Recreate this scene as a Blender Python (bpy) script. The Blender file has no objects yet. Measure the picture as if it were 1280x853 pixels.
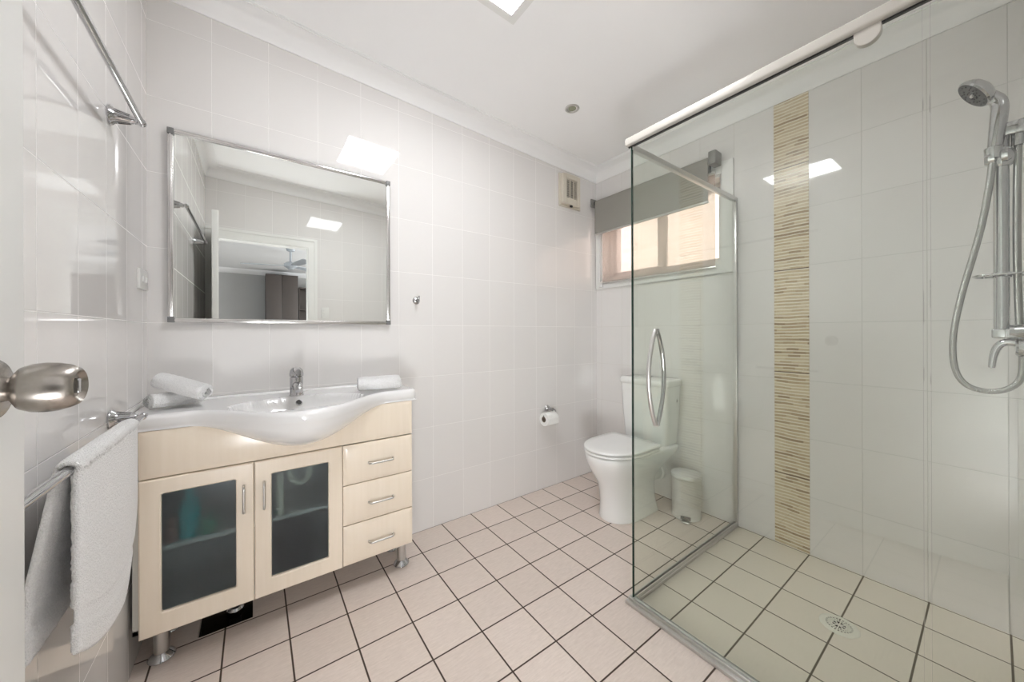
import bpy, bmesh, math, random
from mathutils import Vector, Matrix, noise
random.seed(7)
sc = bpy.context.scene
COL = sc.collection

# ------------------------------------------------------------------ camera
F_PX = 440.64
cam_d = bpy.data.cameras.new('camera'); cam = bpy.data.objects.new('camera', cam_d); COL.objects.link(cam)
cam_d.sensor_width = 36; cam_d.sensor_fit = 'HORIZONTAL'
cam_d.lens = F_PX/1280*36; cam_d.shift_y = -10.49/1280; cam_d.clip_start = .01
cam.matrix_world = Matrix.Translation((.3426, -1.9694, 1.1527)) @ Matrix.Rotation(-.6304, 4, 'Z') @ Matrix.Rotation(math.pi/2, 4, 'X') @ Matrix.Rotation(-.0033, 4, 'Z')
sc.camera = cam

# ------------------------------------------------------------------ world, sun, room light, exposure
SKY_STRENGTH = 2.0
SUN_STRENGTH = 11.5
SKYLIGHT_STRENGTH = 25.5
BEDROOM_LIGHT = 85.0
CEILING_FILL = 4.0
DOORWAY_FILL = 16.5
EXPOSURE = 0.36
wd = bpy.data.worlds.new('sky'); sc.world = wd; wd.use_nodes = True
bgn = wd.node_tree.nodes['Background']; bgn.inputs[0].default_value = (.86, .92, 1, 1); bgn.inputs[1].default_value = SKY_STRENGTH
sun_d = bpy.data.lights.new('sun', 'SUN'); sun_d.energy = SUN_STRENGTH; sun_d.angle = .01; sun_d.color = (1, .955, .93)
sun = bpy.data.objects.new('sun', sun_d); COL.objects.link(sun); sun.location = (-2, -1, 6)
sun.rotation_euler = Vector((-.55, .1, 1)).to_track_quat('Z', 'Y').to_euler()
def area(name, loc, target, size, size_y, power, color):
    d = bpy.data.lights.new(name, 'AREA'); d.shape = 'RECTANGLE'; d.size = size; d.size_y = size_y; d.energy = power; d.color = color
    o = bpy.data.objects.new(name, d); COL.objects.link(o); o.location = loc
    o.rotation_euler = (Vector(loc)-Vector(target)).to_track_quat('Z', 'Y').to_euler()
    return o
area('bedroom_window_light', (3.3, -4.4, 1.5), (0, -4.6, 1.3), 1.9, 1.5, BEDROOM_LIGHT, (.95, .97, 1))
area('ceiling_fill_light', (.42, -2.50, .36), (1.75, -.8, 2.45), .62, .45, CEILING_FILL, (.97, .985, 1))  # added fill, no real lamp: unseen low behind the doorway, lifts the bathroom ceiling
area('doorway_fill_light', (.17, -2.33, .36), (2.35, -1.25, 1.9), .28, .40, DOORWAY_FILL, (.97, .985, 1))
sc.view_settings.view_transform = 'Standard'
sc.view_settings.look = 'None'
sc.view_settings.gamma = 1
sc.view_settings.use_curve_mapping = False
sc.view_settings.exposure = EXPOSURE
try:
    sc.cycles.max_bounces = 14; sc.cycles.diffuse_bounces = 8; sc.cycles.glossy_bounces = 6
    sc.cycles.transmission_bounces = 8; sc.cycles.transparent_max_bounces = 24
    sc.cycles.use_denoising = True; sc.cycles.sample_clamp_indirect = 6
    sc.cycles.caustics_reflective = False; sc.cycles.caustics_refractive = True
except Exception: pass

# ------------------------------------------------------------------ dimensions
W = 2.6577      # right wall
YB = -2.045     # doorway wall
ZC = 2.3973     # foot of cornice at right wall
SL = .0408      # ceiling rises towards the left
CV = .09
def zceil(x): return ZC + SL*(W-x) + CV

# ------------------------------------------------------------------ materials
def srgb(r, g, b):
    f = lambda c: ((c/255+.055)/1.055)**2.4 if c > 10 else c/255/12.92
    return (f(r), f(g), f(b), 1)
class NT:
    def __init__(s, name):
        s.m = bpy.data.materials.new(name); s.m.use_nodes = True; s.t = s.m.node_tree; s.t.nodes.clear()
        s.out = s.n('ShaderNodeOutputMaterial')
    def n(s, ty, **k):
        x = s.t.nodes.new(ty)
        for a, b in k.items(): setattr(x, a, b)
        return x
    def l(s, a, b): s.t.links.new(a, b)
    def put(s, sock, v):
        if hasattr(v, 'is_output') or isinstance(v, bpy.types.NodeSocket): s.l(v, sock)
        else: sock.default_value = v
    def math(s, op, a, b=0, c=0, clamp=False):
        x = s.n('ShaderNodeMath', operation=op, use_clamp=clamp)
        s.put(x.inputs[0], a); s.put(x.inputs[1], b); s.put(x.inputs[2], c); return x.outputs[0]
    def mix(s, f, a, b):
        x = s.n('ShaderNodeMix', data_type='RGBA'); s.put(x.inputs[0], f); s.put(x.inputs[6], a); s.put(x.inputs[7], b); return x.outputs[2]
    def pos(s):
        g = s.n('ShaderNodeNewGeometry'); x = s.n('ShaderNodeSeparateXYZ'); s.l(g.outputs['Position'], x.inputs[0]); return x.outputs, g.outputs['Position']
    def objc(s):
        g = s.n('ShaderNodeTexCoord'); return g.outputs['Object']
    def noise(s, vec, scale, detail=3, rough=.5):
        x = s.n('ShaderNodeTexNoise'); s.l(vec, x.inputs['Vector']); x.inputs['Scale'].default_value = scale
        x.inputs['Detail'].default_value = detail; x.inputs['Roughness'].default_value = rough; return x.outputs['Fac']
    def bsdf(s, color=(.8, .8, .8, 1), rough=.5, metal=0, **k):
        b = s.n('ShaderNodeBsdfPrincipled'); s.put(b.inputs['Base Color'], color); s.put(b.inputs['Roughness'], rough); s.put(b.inputs['Metallic'], metal)
        for a, v in k.items(): s.put(b.inputs[a.replace('_', ' ')], v)
        s.l(b.outputs[0], s.out.inputs[0]); return b
    def bump(s, h, strength, dist, b):
        x = s.n('ShaderNodeBump'); x.inputs['Strength'].default_value = strength; x.inputs['Distance'].default_value = dist
        s.l(h, x.inputs['Height']); s.l(x.outputs[0], b.inputs['Normal']); return x

def plain(name, color, rough=.5, metal=0, bump=0, bscale=200, var=.03, **k):
    t = NT(name); v = t.objc(); nz = t.noise(v, 6, 3)
    c2 = tuple(max(0, x*(1-2*var)) for x in color[:3])+(1,)
    b = t.bsdf(t.mix(nz, c2, color), rough, metal, **k)
    if bump: t.bump(t.noise(v, bscale, 2), bump, .002, b)
    return t.m

def line_mask(t, c, pitch, off, width):
    """1 on the grout line, 0 on the tile; also the cell number"""
    u = t.math('DIVIDE', t.math('SUBTRACT', c, off), pitch)
    fr = t.math('FRACT', u); cell = t.math('FLOOR', u)
    d = t.math('MULTIPLY', t.math('MINIMUM', fr, t.math('SUBTRACT', 1, fr)), pitch)
    m = t.n('ShaderNodeMapRange', interpolation_type='SMOOTHSTEP'); t.l(d, m.inputs[0])
    m.inputs[1].default_value = width*.35; m.inputs[2].default_value = width*.75; m.inputs[3].default_value = 1; m.inputs[4].default_value = 0
    return m.outputs[0], cell

def wall_tile(name, axis, off, tile=(.768, .750, .737, 1), grout=(.84, .825, .81, 1)):
    t = NT(name); p, P = t.pos()
    a, ca = line_mask(t, p['XYZ'.index(axis)], .2, off, .0024)
    b, cb = line_mask(t, p[2], .3, .2972, .0024)
    g = t.math('MAXIMUM', a, b)
    nz = t.noise(P, 3.2, 2)
    cell = t.n('ShaderNodeCombineXYZ'); t.l(ca, cell.inputs[0]); t.l(cb, cell.inputs[1])
    wn = t.n('ShaderNodeTexWhiteNoise', noise_dimensions='3D'); t.l(cell.outputs[0], wn.inputs[0])
    tc = t.mix(t.math('MULTIPLY', wn.outputs[0], .5), tile, tuple(x*.955 for x in tile[:3])+(1,))
    bs = t.bsdf(t.mix(g, tc, grout), t.math('ADD', t.math('MULTIPLY', g, .4), .035), IOR=1.62)
    h = t.math('ADD', t.math('MULTIPLY', g, -1.0), t.math('MULTIPLY', nz, 1.6))
    t.bump(h, .55, .0011, bs)
    return t.m

def floor_tile():
    t = NT('floor_tile'); p, P = t.pos()
    a, ca = line_mask(t, p[0], .2003, .0465, .0052)
    b, cb = line_mask(t, p[1], .2003, .0003, .0052)
    g = t.math('MAXIMUM', a, b)
    mp = t.n('ShaderNodeMapping'); t.l(P, mp.inputs[0]); mp.inputs['Scale'].default_value = (1, 7, 1)
    n1 = t.noise(mp.outputs[0], 22, 5, .65); n2 = t.noise(P, 60, 3)
    cell = t.n('ShaderNodeCombineXYZ'); t.l(ca, cell.inputs[0]); t.l(cb, cell.inputs[1])
    wn = t.n('ShaderNodeTexWhiteNoise', noise_dimensions='3D'); t.l(cell.outputs[0], wn.inputs[0])
    c = t.mix(n1, (.62, .53, .475, 1), (.94, .84, .77, 1))
    c = t.mix(t.math('MULTIPLY', wn.outputs[0], .16), c, (.44, .36, .30, 1))
    n3 = t.noise(P, 230, 2, .7)
    c = t.mix(t.math('MULTIPLY', n2, .16), c, (.40, .31, .26, 1))
    c = t.mix(t.math('MULTIPLY', n3, .16), c, (.45, .36, .30, 1))
    sh = t.math('MULTIPLY', t.math('GREATER_THAN', p[0], 1.637), t.math('LESS_THAN', p[1], -1.06))   # shower floor: yellower tiles, paler grout
    c = t.mix(t.math('MULTIPLY', sh, .6), c, (.80, .77, .65, 1))
    gc = t.mix(sh, (.055, .034, .022, 1), (.17, .145, .11, 1))
    bs = t.bsdf(t.mix(g, c, gc), t.math('ADD', t.math('MULTIPLY', g, .4), .42))
    t.bump(t.math('ADD', t.math('MULTIPLY', g, -1.0), t.math('MULTIPLY', n1, .25)), .5, .0012, bs)
    return t.m

def bamboo_tile():
    t = NT('bamboo_mosaic'); p, P = t.pos()
    wav = t.math('MULTIPLY', t.math('SUBTRACT', t.noise(P, 7, 1), .5), .016)
    z = t.math('ADD', p[2], wav)
    sl, cz = line_mask(t, z, .0172, 0, .0050)
    seg = t.math('FLOOR', t.math('DIVIDE', t.math('ADD', p[1], t.math('MULTIPLY', t.math('FRACT', t.math('MULTIPLY', cz, .377)), .06)), .052))
    cell = t.n('ShaderNodeCombineXYZ'); t.l(cz, cell.inputs[0]); t.l(seg, cell.inputs[1])
    wn = t.n('ShaderNodeTexWhiteNoise', noise_dimensions='3D'); t.l(cell.outputs[0], wn.inputs[0])
    wz = t.n('ShaderNodeTexWhiteNoise', noise_dimensions='1D'); t.l(cz, wz.inputs['W'])
    v = t.math('ADD', t.math('MULTIPLY', wn.outputs[0], .45), t.math('MULTIPLY', wz.outputs[0], .55))
    cr = t.n('ShaderNodeValToRGB'); t.l(v, cr.inputs[0]); e = cr.color_ramp.elements
    e[0].position = .12; e[0].color = (.33, .24, .14, 1); e[1].position = .8; e[1].color = (.72, .62, .44, 1)
    x = e.new(.34); x.color = (.52, .41, .26, 1); x = e.new(.55); x.color = (.66, .55, .37, 1)
    mp = t.n('ShaderNodeMapping'); t.l(P, mp.inputs[0]); mp.inputs['Scale'].default_value = (1, .15, 1)
    c = t.mix(t.math('MULTIPLY', t.noise(mp.outputs[0], 500, 2), .35), cr.outputs[0], (.28, .2, .11, 1))
    c = t.mix(sl, c, (.80, .74, .60, 1))
    j, _ = line_mask(t, p[2], .55, .9352, .0045)
    c = t.mix(j, c, (.10, .06, .035, 1))
    bs = t.bsdf(c, .22)
    t.bump(t.math('SUBTRACT', t.math('MULTIPLY', wn.outputs[0], .4), sl), .5, .001, bs)
    return t.m

def brick():
    t = NT('sunny_brick'); p, P = t.pos()
    cb = t.n('ShaderNodeCombineXYZ'); t.l(p[1], cb.inputs[0]); t.l(p[2], cb.inputs[1])
    b = t.n('ShaderNodeTexBrick'); t.l(cb.outputs[0], b.inputs[0]); b.inputs['Scale'].default_value = 1
    b.inputs['Color1'].default_value = (.74, .60, .545, 1); b.inputs['Color2'].default_value = (.66, .515, .46, 1); b.inputs['Mortar'].default_value = (.78, .72, .66, 1)
    b.inputs['Mortar Size'].default_value = .006; b.inputs['Brick Width'].default_value = .24; b.inputs['Row Height'].default_value = .086
    bs = t.bsdf(b.outputs[0], .9); t.bump(b.outputs[1], .4, -.004, bs); return t.m

def cove(name, c, r=.6):
    return plain(name, c, r, var=.01)

def glass_mat(name, tint, ior=1.5, rough=.0):
    t = NT(name)
    tr = t.n('ShaderNodeBsdfTransparent'); tr.inputs[0].default_value = tint
    gl = t.n('ShaderNodeBsdfGlossy'); gl.inputs['Roughness'].default_value = rough; gl.inputs[0].default_value = (1, 1, 1, 1)
    lw = t.n('ShaderNodeLayerWeight'); lw.inputs[0].default_value = .5
    # thin-glass reflectance from the facing angle (same from both sides of the face)
    f = t.math('ADD', .04, t.math('MULTIPLY', .96, t.math('POWER', lw.outputs['Facing'], 5)))
    mx = t.n('ShaderNodeMixShader'); t.l(f, mx.inputs[0]); t.l(tr.outputs[0], mx.inputs[1]); t.l(gl.outputs[0], mx.inputs[2])
    t.l(mx.outputs[0], t.out.inputs[0]); return t.m

def frosted_mat():
    t = NT('smoked_frosted_glass')
    rf = t.n('ShaderNodeBsdfRefraction'); rf.inputs[0].default_value = (.70, .75, .77, 1); rf.inputs['Roughness'].default_value = .36; rf.inputs['IOR'].default_value = 1.12
    gl = t.n('ShaderNodeBsdfGlossy'); gl.inputs['Roughness'].default_value = .3
    df = t.n('ShaderNodeBsdfDiffuse'); df.inputs[0].default_value = (.28, .30, .33, 1)
    mx = t.n('ShaderNodeMixShader'); mx.inputs[0].default_value = .03; t.l(rf.outputs[0], mx.inputs[1]); t.l(gl.outputs[0], mx.inputs[2])
    m2 = t.n('ShaderNodeMixShader'); m2.inputs[0].default_value = .06; t.l(mx.outputs[0], m2.inputs[1]); t.l(df.outputs[0], m2.inputs[2])
    t.l(m2.outputs[0], t.out.inputs[0]); return t.m

def sheer_mat():
    t = NT('sheer_fabric')
    v = t.objc(); w1 = t.n('ShaderNodeTexNoise'); t.l(v, w1.inputs[0]); w1.inputs['Scale'].default_value = 300
    tr = t.n('ShaderNodeBsdfTransparent'); tr.inputs[0].default_value = (1, .97, .95, 1)
    df = t.n('ShaderNodeBsdfDiffuse'); df.inputs[0].default_value = (.62, .56, .53, 1)
    tl = t.n('ShaderNodeBsdfTranslucent'); tl.inputs[0].default_value = (.62, .56, .53, 1)
    a = t.n('ShaderNodeMixShader'); a.inputs[0].default_value = .5; t.l(df.outputs[0], a.inputs[1]); t.l(tl.outputs[0], a.inputs[2])
    mx = t.n('ShaderNodeMixShader'); t.l(t.math('ADD', .32, t.math('MULTIPLY', w1.outputs[0], .1)), mx.inputs[0]); t.l(tr.outputs[0], mx.inputs[1]); t.l(a.outputs[0], mx.inputs[2])
    t.l(mx.outputs[0], t.out.inputs[0]); return t.m

def emit(name, c, s):
    t = NT(name); e = t.n('ShaderNodeEmission'); e.inputs[0].default_value = c; e.inputs[1].default_value = s; t.l(e.outputs[0], t.out.inputs[0]); return t.m

def terry():
    t = NT('white_terry'); v = t.objc()
    nz = t.noise(v, 300, 2, .7); n2 = t.noise(v, 120, 2)
    b = t.bsdf(t.mix(nz, (.66, .66, .66, 1), (.98, .98, .98, 1)), .95, Sheen_Weight=.3)
    t.bump(t.math('ADD', nz, t.math('MULTIPLY', n2, .6)), .9, .004, b); return t.m

def brushed():
    t = NT('brushed_nickel'); v = t.objc()
    mp = t.n('ShaderNodeMapping'); t.l(v, mp.inputs[0]); mp.inputs['Scale'].default_value = (1, 1, 1)
    nz = t.noise(v, 260, 2)
    b = t.bsdf(t.mix(nz, (.33, .30, .27, 1), (.41, .38, .35, 1)), .27, 1, Anisotropic=.6); return t.m

def cream_wood():
    t = NT('cream_laminate'); v = t.objc()
    mp = t.n('ShaderNodeMapping'); t.l(v, mp.inputs[0]); mp.inputs['Scale'].default_value = (14, 14, .8)
    nz = t.noise(mp.outputs[0], 4, 4, .6)
    b = t.bsdf(t.mix(nz, (.80, .70, .565, 1), (.88, .785, .67, 1)), .22); return t.m

def ribbed_chrome():
    t = NT('ribbed_chrome'); 
    b = t.bsdf((.42, .42, .41, 1), .14, 1); return t.m

M = dict(
    tile_back=wall_tile('glazed_wall_tile', 'X', -.0025),
    tile_right=wall_tile('glazed_wall_tile_right', 'Y', .0008, grout=(.58, .57, .55, 1)),
    tile_right_l=wall_tile('glazed_wall_tile_window', 'Y', -.053, grout=(.62, .6, .57, 1)),
    tile_left=wall_tile('glazed_wall_tile_left', 'Y', -.07),
    tile_front=wall_tile('glazed_wall_tile_front', 'X', .08),
    floor=floor_tile(), bamboo=bamboo_tile(), brick=brick(),
    ceiling=plain('ceiling_paint', (.93, .93, .93, 1), .6, var=.01, bump=.05, bscale=60),
    cornice=plain('cornice_paint', (.90, .90, .90, 1), .5, var=.005),
    white_paint=plain('white_gloss_paint', (.80, .80, .78, 1), .3, var=.01),
    door_paint=plain('door_paint', (.78, .78, .76, 1), .35, var=.015),
    ceramic=plain('white_ceramic', (.80, .80, .80, 1), .05, var=.005, Coat_Weight=.5),
    toilet_cer=plain('toilet_ceramic', (.80, .80, .79, 1), .07, var=.005),
    toilet_plastic=plain('seat_plastic', (.82, .82, .81, 1), .16, var=.005),
    chrome=plain('chrome', (.53, .53, .54, 1), .06, 1, var=.02),
    satin=plain('satin_aluminium', (.66, .655, .64, 1), .28, 1, var=.03),
    header=plain('white_aluminium', (.53, .505, .46, 1), .3, 0, var=.02),
    brushed=brushed(), mirror=plain('mirror_glass', (.90, .92, .90, 1), .0, 1, var=0),
    frame_chrome=plain('mirror_frame_chrome', (.78, .77, .76, 1), .16, 1, var=.02),
    corner_grey=plain('corner_plastic', (.20, .20, .20, 1), .35, 0),
    glass=glass_mat('shower_glass', (.961, .976, .956, 1)),
    glass_edge=plain('glass_edge', (.012, .03, .022, 1), .1, 0),
    win_glass=glass_mat('window_glass', (.97, .98, .97, 1)),
    frosted=frosted_mat(), sheer=sheer_mat(), terry=terry(), cream=cream_wood(),
    melamine=plain('grey_melamine', (.60, .60, .57, 1), .4),
    shelf_edge=plain('shelf_melamine', (.86, .88, .80, 1), .4),
    blind=plain('grey_blind_fabric', (.30, .288, .26, 1), .8, bump=.3, bscale=900),
    bracket=plain('bracket_grey', (.23, .225, .21, 1), .4),
    dark=plain('dark_recess', (.012, .010, .008, 1), .9),
    black=plain('black_rubber', (.02, .02, .02, 1), .4),
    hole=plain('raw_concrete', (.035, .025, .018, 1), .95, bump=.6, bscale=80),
    seal=plain('clear_plastic_seal', (.75, .78, .72, 1), .2, Transmission_Weight=.6),
    beige_plastic=plain('beige_plastic', (.66, .61, .52, 1), .35),
    white_plastic=plain('white_plastic', (.78, .78, .76, 1), .3),
    ribbed=ribbed_chrome(), steel=plain('powdered_steel', (.72, .72, .72, 1), .28, .25),
    paper=plain('tissue_paper', (.84, .84, .82, 1), .9, bump=.3, bscale=300),
    core=plain('cardboard', (.22, .17, .13, 1), .9),
    teal=plain('teal_plastic', (.0, .50, .52, 1), .3), green=plain('green_plastic', (.01, .38, .20, 1), .4),
    copper=plain('brown_plastic', (.30, .16, .12, 1), .4),
    cream_plastic=plain('cream_plastic', (.88, .88, .70, 1), .4), blackish=plain('black_cloth', (.01, .01, .01, 1), .9),
    lamp_glass=plain('lamp_glass', (.30, .31, .22, 1), .15),
    drain=plain('drain_grate', (.82, .81, .72, 1), .35),
    bed_wall=plain('bedroom_paint', (.46, .46, .45, 1), .8), bed_floor=plain('bedroom_carpet', (.3, .27, .24, 1), .9, bump=.4),
    wardrobe=plain('dark_wardrobe', (.075, .062, .055, 1), .4), fan=plain('fan_metal', (.40, .43, .46, 1), .35), fan_dark=plain('fan_blade', (.30, .32, .34, 1), .4),
    diffuser=emit('skylight_diffuser', (.965, .98, 1, 1), SKYLIGHT_STRENGTH),
)

# ------------------------------------------------------------------ mesh helpers
class MB:
    def __init__(s): s.v = []; s.f = []; s.mi = []
    def add(s, vs, fs, mi=0):
        o = len(s.v); s.v += [tuple(v) for v in vs]; s.f += [tuple(i+o for i in f) for f in fs]; s.mi += [mi]*len(fs); return s
    def box(s, a, b, mi=0, faces=None):
        x0, y0, z0 = [min(p, q) for p, q in zip(a, b)]; x1, y1, z1 = [max(p, q) for p, q in zip(a, b)]
        vs = [(x0, y0, z0), (x1, y0, z0), (x1, y1, z0), (x0, y1, z0), (x0, y0, z1), (x1, y0, z1), (x1, y1, z1), (x0, y1, z1)]
        fs = [(0, 3, 2, 1), (4, 5, 6, 7), (0, 1, 5, 4), (1, 2, 6, 5), (2, 3, 7, 6), (3, 0, 4, 7)]
        o = len(s.v); s.v += vs
        for k, f in enumerate(fs):
            s.f.append(tuple(i+o for i in f)); s.mi.append(faces[k] if faces else mi)
        return s
    def rbox(s, a, b, r=.004, seg=2, mi=0, M4=None):
        bm = bmesh.new(); c = [(p+q)/2 for p, q in zip(a, b)]; d = [abs(p-q) for p, q in zip(a, b)]
        bmesh.ops.create_cube(bm, size=1, matrix=Matrix.Translation(c) @ Matrix.Diagonal((*d, 1)))
        r = min(r, min(d)*.49)
        bmesh.ops.bevel(bm, geom=bm.edges[:], offset=r, segments=seg, affect='EDGES', profile=.5)
        return s.bm(bm, mi, M4)
    def bm(s, bm, mi=0, M4=None):
        bm.verts.ensure_lookup_table(); bm.verts.index_update()
        vs = [(M4 @ v.co if M4 else v.co.copy()) for v in bm.verts]
        fs = [tuple(v.index for v in f.verts) for f in bm.faces]; bm.free()
        return s.add(vs, fs, mi)
    def lathe(s, prof, M4=None, n=32, mi=0):
        """prof: (r, z) around Z; M4 places it"""
        vs = []; fs = []; rings = []
        for r, z in prof:
            if r < 1e-6: rings.append([len(vs)]); vs.append(Vector((0, 0, z)))
            else:
                rings.append(list(range(len(vs), len(vs)+n)))
                for k in range(n):
                    a = 2*math.pi*k/n; vs.append(Vector((r*math.cos(a), r*math.sin(a), z)))
        for A, B in zip(rings, rings[1:]):
            for k in range(n):
                a0, a1 = A[k % len(A)], A[(k+1) % len(A)]; b0, b1 = B[k % len(B)], B[(k+1) % len(B)]
                f = [a0, a1, b1, b0]; g = []
                for i in f:
                    if i not in g: g.append(i)
                if len(g) > 2: fs.append(tuple(g))
        if M4: vs = [M4 @ v for v in vs]
        return s.add(vs, fs, mi)
    def tube(s, pts, r, n=14, mi=0, cap=True, smooth=0, closed=False):
        pts = [Vector(p) for p in pts]
        if smooth:
            for _ in range(smooth):
                q = [pts[0]] if not closed else []
                L = len(pts)
                for i in range(L if closed else L-1):
                    a, b = pts[i], pts[(i+1) % L]
                    q += [a*.75+b*.25, a*.25+b*.75]
                if not closed: q.append(pts[-1])
                pts = q
        N = len(pts); rad = r if callable(r) else (lambda t: r)
        vs = []; fs = []; up = None
        for i in range(N):
            if closed: d = (pts[(i+1) % N]-pts[i-1]).normalized()
            else: d = (pts[min(i+1, N-1)]-pts[max(i-1, 0)]).normalized()
            if up is None:
                up = Vector((0, 0, 1)) if abs(d.z) < .9 else Vector((1, 0, 0))
            u = (up - d*up.dot(d)).normalized(); up = u; w = d.cross(u)
            rr = rad(i/(N-1))
            for k in range(n):
                a = 2*math.pi*k/n; vs.append(pts[i]+(u*math.cos(a)+w*math.sin(a))*rr)
        for i in range(N if closed else N-1):
            for k in range(n):
                j = (i+1) % N
                fs.append((i*n+k, i*n+(k+1) % n, j*n+(k+1) % n, j*n+k))
        if cap and not closed:
            fs.append(tuple(range(n))[::-1]); fs.append(tuple((N-1)*n+k for k in range(n)))
        return s.add(vs, fs, mi)
    def loft(s, rings, cap=True, mi=0):
        n = len(rings[0]); vs = [p for r in rings for p in r]; fs = []
        for i in range(len(rings)-1):
            for k in range(n): fs.append((i*n+k, i*n+(k+1) % n, (i+1)*n+(k+1) % n, (i+1)*n+k))
        if cap: fs.append(tuple(range(n))[::-1]); fs.append(tuple((len(rings)-1)*n+k for k in range(n)))
        return s.add(vs, fs, mi)
    def prism(s, poly, d, mi=0):
        """poly: list of 3D points, extruded by vector d"""
        d = Vector(d); a = [Vector(p) for p in poly]; n = len(a)
        fs = [tuple(range(n)), tuple(range(2*n-1, n-1, -1))] + [(k, (k+1) % n, n+(k+1) % n, n+k) for k in range(n)]
        return s.add(a+[p+d for p in a], fs, mi)
    def build(s, name, mats, parent=None, smooth=True, angle=35, bevel=0, sub=0):
        me = bpy.data.meshes.new(name); 
        base = Vector(parent['_base']) if parent is not None and '_base' in parent else Vector((0, 0, 0))
        me.from_pydata([tuple(Vector(v)-base) for v in s.v], [], s.f); me.validate()
        for m in (mats if isinstance(mats, (list, tuple)) else [mats]): me.materials.append(m)
        if any(s.mi):
            for p, i in zip(me.polygons, s.mi): p.material_index = i
        b = bmesh.new(); b.from_mesh(me); bmesh.ops.remove_doubles(b, verts=b.verts, dist=1e-6); bmesh.ops.recalc_face_normals(b, faces=b.faces); b.to_mesh(me); b.free()
        if smooth:
            for p in me.polygons: p.use_smooth = True
            me.set_sharp_from_angle(angle=math.radians(angle))
        o = bpy.data.objects.new(name, me); COL.objects.link(o)
        if bevel:
            m = o.modifiers.new('bevel', 'BEVEL'); m.width = bevel; m.segments = 2; m.limit_method = 'ANGLE'; m.angle_limit = math.radians(40)
        if sub:
            m = o.modifiers.new('sub', 'SUBSURF'); m.levels = sub; m.render_levels = sub
        if parent is not None: o.parent = parent; o['_base'] = tuple(base)
        return o
def thing(name, label, cat, base, group=None):
    o = bpy.data.objects.new(name, None); COL.objects.link(o); o.empty_display_size = .05
    o.location = base; o['_base'] = tuple(base); o['label'] = label; o['category'] = cat
    if group: o['group'] = group
    return o
def tag(o, label, cat, group=None):
    o['label'] = label; o['category'] = cat
    if group: o['group'] = group
    return o
def struct(o): o['kind'] = 'structure'; return o
def T(*p): return Matrix.Translation(p)
def RX(a): return Matrix.Rotation(a, 4, 'X')
def RY(a): return Matrix.Rotation(a, 4, 'Y')
def RZ(a): return Matrix.Rotation(a, 4, 'Z')
H = math.pi/2

# ------------------------------------------------------------------ room shell
TOP = 2.75
struct(MB().box((-.1, 0, -.05), (W+.25, .1, TOP)).build('wall_back', M['tile_back'], smooth=False))
struct(MB().box((-.1, YB, -.05), (0, 0, TOP)).build('wall_left', M['tile_left'], smooth=False))
# right wall, with the window opening
OY0, OY1, OZ0, OZ1 = -.985, -.05, 1.575, 2.12
w = MB()
WX = W+.25
SY = -1.2525
w.box((W, YB-.1, -.05), (WX, -1.4035, TOP), 0)
w.box((W+.001, -1.4035, -.05), (WX, SY, TOP), 0)
w.box((W, SY, -.05), (WX, OY0, TOP), 1)
w.box((W, OY1, -.05), (WX, 0, TOP), 1)
w.box((W, OY0, -.05), (WX, OY1, OZ0), 1)
w.box((W, OY0, OZ1), (WX, OY1, TOP), 1)
struct(w.build('wall_right', [M['tile_right'], M['tile_right_l']], smooth=False))
struct(MB().box((W-.003, -1.4035, 0), (W+.001, SY, ZC+.01)).build('trim_1', M['bamboo'], smooth=False))
# doorway wall
DX0, DX1, DZ = .062, .781, 2.005
w = MB().box((-.1, YB-.1, -.05), (DX0, YB, TOP)).box((DX1, YB-.1, -.05), (W, YB, TOP)).box((DX0, YB-.1, DZ), (DX1, YB, TOP))
struct(w.build('wall_front', M['tile_front'], smooth=False))
# door frame (architrave + jamb lining)
w = MB()
w.box((DX0, YB-.105, 0), (DX0+.018, YB+.002, DZ-.018)).box((DX1-.018, YB-.105, 0), (DX1, YB+.002, DZ-.018)).box((DX0, YB-.105, DZ-.018), (DX1, YB+.002, DZ))
w.box((DX1-.01, YB, 0), (DX1+.066, YB+.012, DZ-.01)).box((.002, YB, DZ-.01), (DX1+.066, YB+.012, DZ+.075)).box((.002, YB, 0), (DX0+.01, YB+.012, DZ-.01))
w.box((DX1+.04, YB+.012, 0), (DX1+.066, YB+.018, DZ+.075)).box((.002, YB+.012, DZ+.05), (DX1+.04, YB+.018, DZ+.075))
struct(w.build('trim_2', M['white_paint'], smooth=False))
# floor with the gap in the tiles under the vanity
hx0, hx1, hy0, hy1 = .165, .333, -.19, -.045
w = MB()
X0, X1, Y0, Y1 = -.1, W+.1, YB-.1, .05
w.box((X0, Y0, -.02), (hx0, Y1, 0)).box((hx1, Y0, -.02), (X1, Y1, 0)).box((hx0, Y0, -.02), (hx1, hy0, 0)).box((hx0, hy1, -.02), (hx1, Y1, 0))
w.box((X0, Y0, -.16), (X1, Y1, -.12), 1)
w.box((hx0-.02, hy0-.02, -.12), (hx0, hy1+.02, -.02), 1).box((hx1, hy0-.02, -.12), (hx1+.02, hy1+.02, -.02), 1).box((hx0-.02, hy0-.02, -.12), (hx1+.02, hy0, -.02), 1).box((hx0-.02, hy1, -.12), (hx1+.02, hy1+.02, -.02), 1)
struct(w.build('floor', [M['floor'], M['hole']], smooth=False))
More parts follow.
